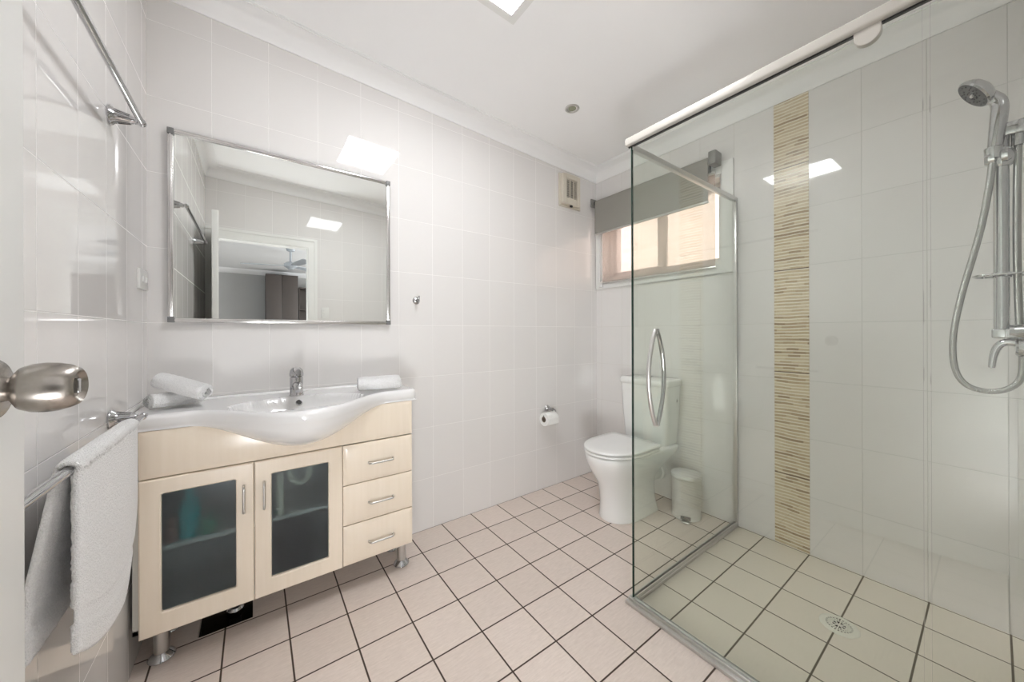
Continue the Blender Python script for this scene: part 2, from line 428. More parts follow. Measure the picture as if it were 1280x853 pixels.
# ceiling (rises gently to the left), with the skylight opening
SX0, SX1, SY0, SY1 = .885, 1.255, -1.20, -.725
def zq(x): return zceil(x)
w = MB()
def cbox(x0, y0, x1, y1):
    vs = [(x0, y0, zq(x0)), (x1, y0, zq(x1)), (x1, y1, zq(x1)), (x0, y1, zq(x0))]
    vs += [(a, b, TOP+.05) for a, b, c in vs]
    w.add(vs, [(0, 3, 2, 1), (4, 5, 6, 7), (0, 1, 5, 4), (1, 2, 6, 5), (2, 3, 7, 6), (3, 0, 4, 7)])
cbox(-.1, YB-.1, SX0, .1); cbox(SX1, YB-.1, WX, .1); cbox(SX0, YB-.1, SX1, SY0); cbox(SX0, SY1, SX1, .1)
struct(w.build('ceiling', M['ceiling'], smooth=False))
# cornice ring, mitred at the four corners
prof = [(0, .09), (.006, .09), (.010, .083)]
for k in range(9):
    a = k/8*H
    prof.append((.082-.072*math.cos(a)+.0, .083-.073*math.sin(a)))
prof += [(.082, .006), (.09, .006), (.09, 0)]
w = MB(); corners = [(0, 0, 1, -1), (W, 0, -1, -1), (W, YB, -1, 1), (0, YB, 1, 1)]
vs = []; fs = []; n = len(prof)
for cx, cy, dx, dy in corners:
    for d, dz in prof:
        x = cx+dx*d; vs.append((x, cy+dy*d, zceil(x)-dz))
for c in range(4):
    for k in range(n-1):
        e = (c+1) % 4; fs.append((c*n+k, c*n+k+1, e*n+k+1, e*n+k))
w.add(vs, fs); struct(w.build('trim_3', M['cornice'], angle=50))

# ------------------------------------------------------------------ window (setting)
FX = W+.085
w = MB()   # architrave board round the opening
ay0, ay1, az0, az1 = -1.052, -.006, 1.511, 2.19
w.box((W-.014, ay0, az0), (W, OY0, az1)).box((W-.014, OY1, az0), (W, ay1, az1)).box((W-.014, OY0, az0), (W, OY1, OZ0)).box((W-.014, OY0, OZ1), (W, OY1, az1))
# jamb lining
w.box((W, OY0, OZ0), (WX, OY0+.012, OZ1)).box((W, OY1-.012, OZ0), (WX, OY1, OZ1)).box((W, OY0, OZ0), (WX, OY1, OZ0+.014)).box((W, OY0, OZ1-.012), (WX, OY1, OZ1))
struct(w.build('trim_4', M['white_paint'], smooth=False, bevel=.0015))
win = bpy.data.objects.new('window_1', None); COL.objects.link(win); win.location = (FX, OY0, OZ0); win['_base'] = (FX, OY0, OZ0); win['kind'] = 'structure'
a0, a1, b0, b1 = OY0+.012, OY1-.012, OZ0+.014, OZ1-.012
w = MB().box((FX, a0, b0), (FX+.06, a0+.022, b1)).box((FX, a1-.022, b0), (FX+.06, a1, b1)).box((FX, a0, b0), (FX+.06, a1, b0+.022)).box((FX, a0, b1-.022), (FX+.06, a1, b1))
w.build('window_frame', M['white_paint'], win, smooth=False, bevel=.0015)
for (sx, y0, y1, dz) in ((FX+.034, -.552, a1-.018, .02), (FX+.006, a0+.012, -.502, 0)):
    z0, z1, s_ = b0+.014+dz, b1-.018, .034
    w = MB().box((sx, y0, z0), (sx+.022, y0+s_, z1)).box((sx, y1-s_, z0), (sx+.022, y1, z1)).box((sx, y0, z0), (sx+.022, y1, z0+s_*.7)).box((sx, y0, z1-s_*.8), (sx+.022, y1, z1))
    sash = w.build('sash', M['white_paint'], win, smooth=False, bevel=.0015)
    MB().box((sx+.009, y0+s_-.004, z0+.02), (sx+.013, y1-s_+.004, z1-.02)).build('window_pane', M['win_glass'], sash, smooth=False)
# neighbouring brick wall and ground outside
bw = MB().box((4.15, -5.5, -.6), (4.4, 4.0, 4.6)).build('brick_wall', M['brick'], smooth=False)
tag(bw, 'sunlit pale orange brick wall outside the window', 'wall')
struct(MB().box((WX, -5.5, -.7), (4.15, 4, -.6)).build('ground', plain('concrete', (.4, .38, .35, 1), .9), smooth=False))

# ------------------------------------------------------------------ bedroom beyond the doorway (seen in the mirror)
BY, BX0, BX1, BZ = -6.65, -1.2, 3.6, 2.4
struct(MB().box((BX0, BY, -.05), (BX1, YB-.1, 0)).build('floor_bedroom', M['bed_floor'], smooth=False))
struct(MB().box((BX0-.1, BY-.1, BZ), (BX1+.1, YB-.1, BZ+.1)).build('ceiling_bedroom', M['ceiling'], smooth=False))
struct(MB().box((BX0-.1, BY-.1, 0), (BX1+.1, BY, BZ)).build('wall_bedroom_far', M['bed_wall'], smooth=False))
struct(MB().box((BX0-.1, BY, 0), (BX0, YB-.1, BZ)).build('wall_bedroom_left', M['bed_wall'], smooth=False))
struct(MB().box((BX1, BY, 0), (BX1+.1, YB-.1, BZ)).build('wall_bedroom_right', M['bed_wall'], smooth=False))
w = MB().prism([(BX0, BY, BZ), (BX0, BY+.09, BZ), (BX0, BY+.07, BZ-.03), (BX0, BY+.03, BZ-.07), (BX0, BY, BZ-.09)], (BX1-BX0, 0, 0))
struct(w.build('trim_5', M['cornice'], smooth=False))
t = thing('wardrobe', 'tall dark brown wardrobe by the bedroom wall, seen in the mirror', 'wardrobe', (.8, BY+.2, 0))
MB().rbox((.51, BY+.01, 0), (1.04, BY+.45, 2.29)).build('body', M['wardrobe'], t)
MB().rbox((.515, BY+.451, .05), (.77, BY+.467, 2.27)).build('door', M['wardrobe'], t)
MB().rbox((.775, BY+.451, .05), (1.035, BY+.467, 2.27)).build('door', M['wardrobe'], t)
t = thing('bookcase', 'dark open bookcase right of the wardrobe, seen in the mirror', 'bookcase', (1.4, BY+.2, 0))
w = MB().box((1.06, BY+.01, 0), (1.08, BY+.35, 2.05)).box((1.9, BY+.01, 0), (1.92, BY+.35, 2.05)).box((1.08, BY+.01, 0), (1.9, BY+.03, 2.05)).box((1.06, BY+.01, 2.05), (1.92, BY+.36, 2.08))
w.build('carcass', M['wardrobe'], t, smooth=False)
for z in (.4, .8, 1.2, 1.62): MB().box((1.08, BY+.03, z), (1.9, BY+.33, z+.02)).build('shelf', M['wardrobe'], t, smooth=False)
t = thing('ceiling_fan', 'grey three-blade ceiling fan in the bedroom, seen in the mirror', 'fan', (.77, -4.15, BZ))
MB().lathe([(0, 0), (.06, 0), (.05, -.04), (.014, -.05), (.014, -.2), (.05, -.205), (.085, -.23), (.085, -.27), (.05, -.29), (.03, -.31), (0, -.31)], T(.77, -4.15, BZ)).build('motor', M['fan'], t)
for a in (195, 75, 315):
    m = T(.77, -4.15, BZ-.26) @ RZ(math.radians(a)) @ RX(math.radians(12))
    poly = [(.09, -.025), (.2, -.05), (.58, -.065), (.6, -.04), (.6, .05), (.58, .06), (.2, .05), (.09, .03)]
    MB().prism([m @ Vector((x, y, 0)) for x, y in poly], m.to_3x3() @ Vector((0, 0, .008))).build('blade', M['fan'], t, smooth=False)

# ------------------------------------------------------------------ skylight
zs = zceil(1.07)
t = thing('skylight', 'square glowing white skylight panel in the ceiling', 'skylight', (1.07, -.96, zs))
w = MB()
def zf(x): return zceil(x)
for (x0, y0, x1, y1) in ((SX0-.03, SY0-.03, SX0+.004, SY1+.03), (SX1-.004, SY0-.03, SX1+.03, SY1+.03), (SX0, SY0-.03, SX1, SY0+.004), (SX0, SY1-.004, SX1, SY1+.03)):
    vs = [(x0, y0, zf(x0)-.007), (x1, y0, zf(x1)-.007), (x1, y1, zf(x1)-.007), (x0, y1, zf(x0)-.007), (x0, y0, zf(x0)+.03), (x1, y0, zf(x1)+.03), (x1, y1, zf(x1)+.03), (x0, y1, zf(x0)+.03)]
    w.add(vs, [(0, 3, 2, 1), (4, 5, 6, 7), (0, 1, 5, 4), (1, 2, 6, 5), (2, 3, 7, 6), (3, 0, 4, 7)])
w.build('frame', M['white_paint'], t, smooth=False)
w = MB(); vs = [(x, y, zf(x)+dz) for dz in (.0, .012) for x, y in ((SX0+.004, SY0+.004), (SX1-.004, SY0+.004), (SX1-.004, SY1-.004), (SX0+.004, SY1-.004))]
w.add(vs, [(0, 3, 2, 1), (4, 5, 6, 7), (0, 1, 5, 4), (1, 2, 6, 5), (2, 3, 7, 6), (3, 0, 4, 7)]).build('diffuser', M['diffuser'], t, smooth=False)

# recessed downlight
dx, dy = 1.91, -.452; dz = zceil(dx)
t = thing('downlight', 'small round recessed downlight in the ceiling, switched off', 'downlight', (dx, dy, dz))
MB().lathe([(.027, .02), (.027, -.001), (.030, -.004), (.040, -.004), (.044, -.001), (.044, .002)], T(dx, dy, dz)).build('rim', M['satin'], t)
MB().lathe([(0, -.006), (.012, -.006), (.024, -.001), (.027, .006), (.027, .01), (0, .01)], T(dx, dy, dz)).build('bulb', M['lamp_glass'], t)

# ------------------------------------------------------------------ extractor fan on back wall
t = thing('exhaust_fan', 'beige square extractor fan grille high on the back wall', 'extractor fan', (2.33, 0, 2.13))
MB().rbox((2.222, -.014, 2.125), (2.452, 0, 2.375), .004).build('back_plate', M['beige_plastic'], t)
gx0, gx1, gz0, gz1, gy = 2.232, 2.420, 2.140, 2.368, -.045
ix0, ix1, iz0, iz1 = 2.272, 2.388, 2.19, 2.335
w = MB().box((gx0, gy, gz0), (ix0, -.012, gz1)).box((ix1, gy, gz0), (gx1, -.012, gz1)).box((ix0, gy, gz0), (ix1, -.012, iz0)).box((ix0, gy, iz1), (ix1, -.012, gz1))
w.build('cover', M['beige_plastic'], t, smooth=False, bevel=.005)
MB().box((ix0, -.022, iz0), (ix1, -.016, iz1)).build('backing', M['dark'], t, smooth=False)
w = MB()
for k in range(13):
    z = iz0+.004+k*.0112; w.prism([(ix0, gy+.003, z), (ix0, gy+.012, z+.004), (ix0, gy+.012, z+.0065), (ix0, gy+.003, z+.0045)], (ix1-ix0, 0, 0))
for x in (ix0+.037, ix0+.076): w.box((x, gy+.002, iz0), (x+.004, gy+.012, iz1))
w.build('louvre', M['beige_plastic'], t, smooth=False)
MB().rbox((2.325, gy+.01, 2.126), (2.345, gy+.025, 2.141), .002).build('pull_switch', M['black'], t)

# ------------------------------------------------------------------ mirror
t = thing('wall_mirror', 'large rectangular mirror in a chrome frame above the vanity', 'mirror', (.5, 0, 1.2))
mx0, mx1, mz0, mz1 = .062, .942, 1.199, 1.980
MB().box((mx0+.01, -.014, mz0+.01), (mx1-.01, -.002, mz1-.01)).build('mirror_glass', M['mirror'], t, smooth=False)
fw = .017
def rail(p0, p1, horiz):
    w = MB()
    if horiz: w.rbox((p0[0], -.021, p0[1]), (p1[0], 0, p1[1]), .003); w.rbox((p0[0], -.024, (p0[1]*.5+p1[1]*.5)-.0035), (p1[0], -.018, (p0[1]*.5+p1[1]*.5)+.0035), .002)
    else: w.rbox((p0[0], -.021, p0[1]), (p1[0], 0, p1[1]), .003); w.rbox(((p0[0]+p1[0])/2-.0035, -.024, p0[1]), ((p0[0]+p1[0])/2+.0035, -.018, p1[1]), .002)
    w.build('frame_rail', M['frame_chrome'], t)
rail((mx0, mz1-fw), (mx1, mz1), 1); rail((mx0, mz0), (mx1, mz0+fw), 1); rail((mx0, mz0), (mx0+fw, mz1), 0); rail((mx1-fw, mz0), (mx1, mz1), 0)
for x in (mx0-.001, mx1-fw-.003):
    for z in (mz0-.001, mz1-fw-.006):
        MB().rbox((x, -.0255, z), (x+fw+.004, 0, z+fw+.007), .002).build('corner_cap', M['corner_grey'], t)

# ------------------------------------------------------------------ robe hook
hx, hz = 1.095, 1.339
t = thing('robe_hook', 'small chrome robe hook on the tiles right of the mirror', 'hook', (hx, 0, hz))
MB().lathe([(0, 0), (.021, 0), (.021, .004), (.016, .008), (.009, .011), (.008, .03), (0, .03)], T(hx, 0, hz) @ RX(H)).build('rose', M['chrome'], t)
MB().tube([(hx, -.022, hz), (hx, -.04, hz+.004), (hx, -.044, hz+.014), (hx, -.043, hz+.024)], .0045, smooth=1).build('peg', M['chrome'], t)
MB().tube([(hx, -.022, hz-.003), (hx, -.036, hz-.012), (hx, -.048, hz-.006)], .004, smooth=1).build('peg', M['chrome'], t)

# ------------------------------------------------------------------ switch plates
t = thing('switch_plate', 'white double switch plate on the left wall beside the mirror', 'switch', (0, -.09, 1.32))
MB().rbox((0, -.148, 1.318), (.009, -.032, 1.392), .002).build('plate', M['white_plastic'], t)
for y in (-.118, -.072): MB().rbox((.008, y-.004, 1.345), (.014, y+.009, 1.365), .002).build('rocker', M['white_plastic'], t)
t = thing('power_point', 'white power point on the tiles beside the doorway, seen in the mirror', 'power point', (.915, YB, 1.29))
MB().rbox((.88, YB, 1.292), (.952, YB+.009, 1.412), .002).build('plate', M['white_plastic'], t)
for z in (1.315, 1.355, 1.385): MB().rbox((.895, YB+.008, z-.006), (.912, YB+.013, z+.006), .002).build('rocker', M['white_plastic'], t)

# ------------------------------------------------------------------ towel rails on left wall
def towel_rail(name, label, z, y0=-.447, y1=-1.327, x=.067):
    t = thing(name, label, 'towel rail', (0, y0, z), 'chrome towel rails')
    MB().tube([(x, y0+.002, z), (x, y1-.002, z)], .0085, n=20).build('bar', M['chrome'], t)
    for y in (y0, y1):
        w = MB().lathe([(0, 0), (.027, 0), (.028, .004), (.026, .008), (.021, .012), (.0175, .02), (.0165, .028), (.0135, .042), (.0105, .05), (.0105, .053), (.0085, .056), (.009, .062), (0, .062)], T(0, y, z) @ RY(H), 28)
        for k in range(14):
            a = 2*math.pi*k/14; w.tube([(.013, y+.020*math.cos(a), z+.020*math.sin(a)), (.044, y+.0135*math.cos(a), z+.0135*math.sin(a))], .0016, 6)
        w.build('bracket', M['chrome'], t)
        MB().lathe([(0, -.016), (.007, -.015), (.0105, -.009), (.0115, 0), (.0105, .009), (.007, .015), (0, .016)], T(x, y, z) @ RX(H), 20).build('end_cap', M['chrome'], t)
    return t
towel_rail('towel_rail', 'upper chrome towel rail on the left wall, bare', 1.793)
towel_rail('towel_rail', 'lower chrome towel rail on the left wall holding the towel', .903)

# hanging towel -----------------------------------------------------
def hanging_towel():
    x0, zr, r = .067, .903, .0145
    t = MB(); nu = 60; rows = []
    # side profile (x offset, z) from the front hem over the rail to the back hem, at fraction u along the rail
    Ny = 90; prof_n = 150
    def pt(u, s):
        y = -.572 - .405*u
        front_len = .365+.055*math.sin(math.pi*u)-.045*u*u
        back_len = .315
        ps = s*(front_len+back_len+math.pi*r)
        if ps < front_len:
            d = front_len-ps; f = d/front_len
            x = x0+r-.004+(-.006+.016*u)*f+.006*f*math.sin(u*5.2+.6)*f; z = zr-d
            yy = y + (-.028*f*(u) + .0*(1-u)) + .01*math.sin(f*3)*(1-u)
            if u < .35: yy -= .10*max(0, (f-.55)/.45)**1.8*(1-u/.35)
        elif ps < front_len+math.pi*r:
            a = (ps-front_len)/r; x = x0+r*math.cos(a); z = zr+r*math.sin(a); yy = y
        else:
            d = ps-front_len-math.pi*r; f = d/back_len
            x = x0-r-.028*min(1, f*1.6); x = max(x, .012); z = zr-d
            yy = y - .028*f*u
        return Vector((x, yy, z))
    N1, N2 = Ny, prof_n
    def thick(u, s):
        return .0075
    top = []; bot = []
    def band(s, L=.74):
        d = min(abs(s), abs(1-s))*L
        return 1 if .055 < d < .085 else 0
    for j in range(N2+1):
        for i in range(N1+1):
            u, s = i/N1, j/N2
            p = pt(u, s); e = .004
            du = pt(min(1, u+e), s)-pt(max(0, u-e), s); ds = pt(u, min(1, s+e))-pt(u, max(0, s-e))
            nrm = du.cross(ds).normalized()
            if nrm.length < .5: nrm = Vector((1, 0, 0))
            edge = min(1, min(u, 1-u)*14, min(s, 1-s)*30)
            th = (.004+.0075*edge**.5) * (.62 if band(s) else 1)
            nz = noise.noise(p*210)*.0032+noise.noise(p*60)*.0012
            if band(s): nz *= .2
            top.append(p+nrm*(th+nz)); bot.append(p-nrm*(th*.55))
    # orient so 'top' is outside
    c = (N1+1)*(N2//6)+N1//2
    if (top[c]-bot[c]).x < 0: top, bot = bot, top
    n = len(top); fs = []
    for j in range(N2):
        for i in range(N1):
            a = j*(N1+1)+i; fs.append((a, a+1, a+N1+2, a+N1+1)); fs.append((n+a, n+a+N1+1, n+a+N1+2, n+a+1))
    for j in range(N2):
        for i in (0, N1):
            a = j*(N1+1)+i; fs.append((a, a+N1+1, n+a+N1+1, n+a))
    for i in range(N1):
        for j in (0, N2):
            a = j*(N1+1)+i; fs.append((a, a+1, n+a+1, n+a))
    t.add(top+bot, fs)
    return t.build('bath_towel', M['terry'], angle=80)
tag(hanging_towel(), 'white terry towel draped over the lower towel rail', 'towel')

# ------------------------------------------------------------------ open bathroom door
t = thing('door_1', '', '', (.062, YB, 0)); del t['label']; del t['category']; t['kind'] = 'structure'
lx0, lx1, ly0, ly1 = .097, .135, YB+.013, -1.33
DM = T(lx1, ly1, 0) @ RZ(-.068) @ T(-lx1, -ly1, 0)
MB().rbox((lx0, ly0, .008), (lx1, ly1, 2.035), .002, M4=DM).build('door_leaf', M['door_paint'], t)
kz, ky = 1.098, -1.39
for side in (1, -1):
    m = DM @ T(lx1 if side > 0 else lx0, ky, kz) @ (RY(H) if side > 0 else RY(-H))
    k = .8 if side < 0 else 1
    kn = MB().lathe([(0, 0), (.031, 0), (.0315, .003), (.029, .006), (.020, .0085), (.0125, .010), (.0115, .014), (.0125, .017), (.016, .019), (.0215, .023), (.0245, .030), (.0255, .038), (.0248, .047), (.0225, .055), (.0195, .060), (.0165, .062), (.012, .0575), (0, .0565)] if side > 0 else
                    [(0, 0), (.031, 0), (.0315, .003), (.027, .007), (.0125, .010), (.0125, .016), (.021, .020), (.024, .028), (.023, .038), (.018, .042), (0, .043)], m, 48).build('door_knob', M['brushed'], t)
    if side > 0:
        MB().rbox((lx1+.054, ky-.003, kz-.008), (lx1+.0615, ky+.003, kz+.008), .0015, M4=DM).build('turn_button', M['chrome'], kn)

# ------------------------------------------------------------------ vanity cabinet
t = thing('vanity_cabinet', 'cream vanity cabinet with two frosted glass doors and three drawers', 'vanity', (.49, -.16, 0))
cx0, cx1, cyf, cyb, cz0, cz1 = .012, .958, -.281, -.004, .145, .826
w = MB().box((cx0, cyf, cz0), (cx0+.016, cyb, cz1)).box((cx1-.016, cyf, cz0), (cx1, cyb, cz1)).box((cx0, cyf, cz0), (cx1, cyb, cz0+.016)).box((cx0, cyb-.006, cz0), (cx1, cyb, cz1))
w.box((.641, cyf, cz0), (.657, cyb, .68)).box((cx0, cyf, .660), (cx1, cyf+.016, .70))
w.build('carcass', M['melamine'], t, smooth=False)
MB().box((cx0+.017, -.2867, .408), (.640, cyb-.007, .422)).build('shelf', M['shelf_edge'], t, smooth=False)
def front_panel(name, x0, x1, z0, z1, win=None, ev=.010):
    """raised, softly edged front; optional window hole with rounded corners"""
    y0, y1 = -.300, -.2815
    w = MB()
    if not win: 
        w.rbox((x0, y0+.006, z0), (x1, y1, z1), .002)
        g = .0
        # softly bevelled raised field
        a, b = .003, .022
        vs = [(x0+a, y0+.006, z0+a), (x1-a, y0+.006, z0+a), (x1-a, y0+.006, z1-a), (x0+a, y0+.006, z1-a), (x0+b, y0, z0+b), (x1-b, y0, z0+b), (x1-b, y0, z1-b), (x0+b, y0, z1-b)]
        w.add(vs, [(4, 5, 6, 7), (0, 1, 5, 4), (1, 2, 6, 5), (2, 3, 7, 6), (3, 0, 4, 7), (0, 3, 2, 1)])
        return w.build(name, M['cream'], t, angle=20)
    wx0, wx1, wz0, wz1 = win; r = .006; n = 5
    def ring(x0, x1, z0, z1, r, y):
        p = []
        for cx, cz, a0 in ((x1-r, z1-r, 0), (x0+r, z1-r, 1), (x0+r, z0+r, 2), (x1-r, z0+r, 3)):
            for k in range(n+1):
                a = (a0+k/n)*H; p.append(Vector((cx+r*math.cos(a), y, cz+r*math.sin(a))))
        return p
    rings = [ring(x0, x1, z0, z1, .002, y1), ring(x0, x1, z0, z1, .002, y0+.004), ring(x0+.004, x1-.004, z0+.004, z1-.004, .003, y0), ring(wx0-.004, wx1+.004, wz0-.004, wz1+.004, r+.004, y0), ring(wx0, wx1, wz0, wz1, r, y0+.003), ring(wx0, wx1, wz0, wz1, r, y1)]
    w.loft(rings + [rings[0]], cap=False)
    return w.build(name, M['cream'], t, angle=30)
def bow_handle(parent, p0, p1, out=.022, r=.0042):
    p0, p1 = Vector(p0), Vector(p1); d = (p1-p0); o = Vector((0, -out, 0)); e = d.normalized()*.008
    MB().tube([p0, p0+o*.6, p0+o+e, p0+o+e*2, p1+o-e*2, p1+o-e, p1+o*.6, p1], r, n=12, smooth=2).build('handle', M['satin'], parent)
front_panel('top_panel', .029, .960, .664, .824)
d1 = front_panel('door', .029, .3385, .133, .660, (.084, .2845, .205, .608))
d2 = front_panel('door', .3405, .6485, .133, .660, (.394, .594, .198, .604))
MB().box((.078, -.2878, .199), (.290, -.2870, .614)).build('glass_pane', M['frosted'], d1, smooth=False)
MB().box((.388, -.2878, .192), (.600, -.2870, .610)).build('glass_pane', M['frosted'], d2, smooth=False)
bow_handle(d1, (.308, -.299, .478), (.308, -.299, .578), .018)
bow_handle(d2, (.370, -.299, .475), (.370, -.299, .578), .018)
for z0, z1, hz in ((.4845, .659, .567), (.3085, .4815, .389), (.133, .3055, .212)):
    dr = front_panel('drawer', .6515, .960, z0, z1)
    bow_handle(dr, (.757, -.299, hz), (.865, -.299, hz), .024)
for lx, ly in ((.072, -.215), (.932, -.215), (.072, -.06), (.932, -.06)):
    lg = MB().lathe([(0, .144), (.0225, .144), (.0225, .03), (.0215, .024), (0, .024)], T(lx, ly, 0), 28).build('leg', M['satin'], t)
    MB().lathe([(0, .026), (.019, .026), (.024, .02), (.036, .008), (.038, .003), (.036, 0), (0, 0)], T(lx, ly, 0), 28).build('foot', M['chrome'], lg)

# things on the shelf inside, blurred behind the glass
sz = .424
t = thing('cleaning_bottle', 'blurred teal bottle behind the left glass door of the vanity', 'bottle', (.13, -.21, sz))
MB().lathe([(0, 0), (.030, 0), (.032, .006), (.032, .10), (.026, .125), (.012, .14), (.012, .15), (0, .15)], T(.150, -.245, sz)).build('body', M['teal'], t)
MB().lathe([(0, .15), (.016, .15), (.016, .18), (.012, .185), (0, .185)], T(.150, -.245, sz)).build('cap', M['teal'], t)
tag(MB().lathe([(0, 0), (.016, 0), (.017, .004), (.017, .07), (.012, .085), (0, .09)], T(.106, -.262, sz)).build('pump_bottle', M['copper']), 'small blurred brown bottle left of the teal bottle inside the vanity', 'bottle')
tag(MB().rbox((.186, -.275, sz), (.225, -.17, sz+.05), .006).build('storage_tub', M['green']), 'blurred green tub beside the teal bottle inside the vanity', 'tub')
t = thing('spray_can', 'blurred pale cylinder behind the right glass door of the vanity', 'can', (.42, -.23, sz))
MB().lathe([(0, 0), (.013, 0), (.014, .004), (.014, .15), (.010, .16), (0, .165)], T(.424, -.262, sz)).build('body', M['cream_plastic'], t)
w = MB(); pts = [(.493+.036*math.cos(a), -.268, .585-.05*math.sin(a)) for a in [k/14*math.pi for k in range(15)]]
w.tube([(pts[0][0], -.268, .65)] + pts + [(pts[-1][0], -.268, .65)], .012)
tag(w.build('looped_cable', M['cream_plastic']), 'blurred pale loop hanging behind the right glass door', 'cable')
tag(MB().lathe([(0, 0), (.06, 0), (.068, .02), (.068, .13), (.05, .165), (0, .17)], T(.485, -.18, .162)).build('toiletry_bag', M['blackish']), 'dark rounded bag on the vanity floor behind the right door', 'bag')

# drain pipe stub under the vanity
t = thing('waste_pipe', 'chrome waste pipe dropping into the gap in the tiles', 'pipe', (.275, -.12, -.02))
MB().lathe([(0, -.1), (.019, -.1), (.019, .142), (0, .142)], T(.275, -.11, 0)).build('pipe', M['black'], t)
MB().lathe([(.019, -.012), (.027, -.012), (.029, -.004), (.027, .01), (.029, .014), (.024, .024), (.019, .026)], T(.275, -.11, 0), 12).build('collar', M['chrome'], t)

# ------------------------------------------------------------------ vanity basin
def basin():
    ZT, BX, cxm = .879, .986, .497
    lo = .826
    def bump(x):
        d = abs(x-cxm)/.345
        return 0 if d >= 1 else (.5+.5*math.cos(math.pi*d))**.85
    def yf(x):
        return -.300-.010*0-.245*bump(x)
    def zt(x, y):
        z = ZT
        a, b, cy = .232, .150, -.333
        q = abs((x-cxm)/a)**2.3+abs((y-cy)/b)**2.3
        if q < 1.0: z -= .105*(1-q)**.55*(1 if q < .9 else 1)
        # soft lip round the bowl
        if 1.0 <= q < 1.5: z += 0
        z -= .004*max(0, min(1, (-y-.02)/.05))*0
        if y > -.03: z += .008
        return z
    nx, nt = 132, 70
    cols = []
    for i in range(nx+1):
        u = i/nx; x = .004+(BX-.004)*u
        # closer columns at the right end for the rounded corner
        end = 0
        dxr = BX-x
        f = yf(x)
        rc = .028
        if dxr < rc: f += rc-math.sqrt(max(0, rc*rc-(rc-dxr)**2))
        er = max(0, .010-dxr)
        col = []
        b_ = bump(x)
        yb = -.003
        R = .017
        zl = ZT-.052      # lower edge of the lip
        tp = []
        for k in range(nt+1):
            s_ = k/nt; y = yb+(f+R-yb)*s_; tp.append((y, zt(x, y)-er*.9))
        # rounded nose
        ns = []
        for k in range(1, 9):
            a = k/8*H; ns.append((f+R-R*math.sin(a), ZT-er*.9-R*(1-math.cos(a))))
        zb = lo-.118*b_
        yb2 = -.297
        dn = [(f, ZT-.032), (f+.003, ZT-.042)]
        # belly underneath
        for k in range(0, 13):
            s_ = k/12; a = s_*H
            y = (f+.006)+(yb2-(f+.006))*(1-math.cos(a))**.9 if b_ > 0 else (f+.006)+(yb2-(f+.006))*s_
            z = (ZT-.048)+(zb-(ZT-.048))*math.sin(a)**1.0
            dn.append((y, min(z, ZT-.046)))
        dn += [(-.279, min(lo, max(zb, zt(x, -.279)-.014)))]
        for k in range(1, 12):
            y = -.279+(yb+.279)*k/12; dn.append((y, min(lo, zt(x, y)-.014)))
        dn += [(yb, lo)]
        cols.append([Vector((x, y, z)) for y, z in tp+ns+dn])
    w = MB().loft(cols, cap=True)
    return w
t = thing('vanity_basin', 'white ceramic vanity basin with a bowed front', 'basin', (.497, -.2, .85))
bs = basin().build('bowl', M['ceramic'], t, angle=60)
# overflow and waste
MB().lathe([(.0075, .001), (.0125, .001), (.0135, -.002), (.0125, -.004), (.0075, -.004)], T(.497, -.1935, .853) @ RX(math.radians(62)), 24).build('overflow_ring', M['chrome'], t)
MB().lathe([(0, .002), (.0095, .002), (.0095, -.004), (0, -.004)], T(.497, -.1935, .853) @ RX(math.radians(62)), 24).build('overflow_hole', M['black'], t)
MB().lathe([(0, .004), (.018, .004), (.022, .001), (.022, -.002), (0, -.002)], T(.497, -.333, .776)).build('plug', M['chrome'], t)

# mixer tap
tx, ty, tz = .492, -.135, .879
t = thing('basin_tap', 'chrome mixer tap on the vanity basin', 'tap', (tx, ty, tz))
MB().lathe([(0, 0), (.029, 0), (.029, .003), (.027, .006), (.0255, .03), (.0255, .076), (.0245, .080), (0, .080)], T(tx, ty, tz), 36).build('body', M['chrome'], t)
MB().tube([(tx, ty, tz+.036), (tx, ty-.03, tz+.046), (tx, ty-.075, tz+.050), (tx, ty-.108, tz+.043), (tx, ty-.116, tz+.031)], lambda s: .019-.005*s, n=22, smooth=2).build('spout', M['chrome'], t)
w = MB().lathe([(.0245, .082), (.0270, .084), (.0275, .094), (.0245, .110), (.016, .121), (0, .125)], T(tx, ty, tz), 36)
w.tube([(tx, ty+.01, tz+.108), (tx, ty-.03, tz+.112), (tx, ty-.062, tz+.112), (tx, ty-.082, tz+.108)], lambda s: .0155-.004*s, n=16, smooth=1)
w.build('lever', M['chrome'], t)

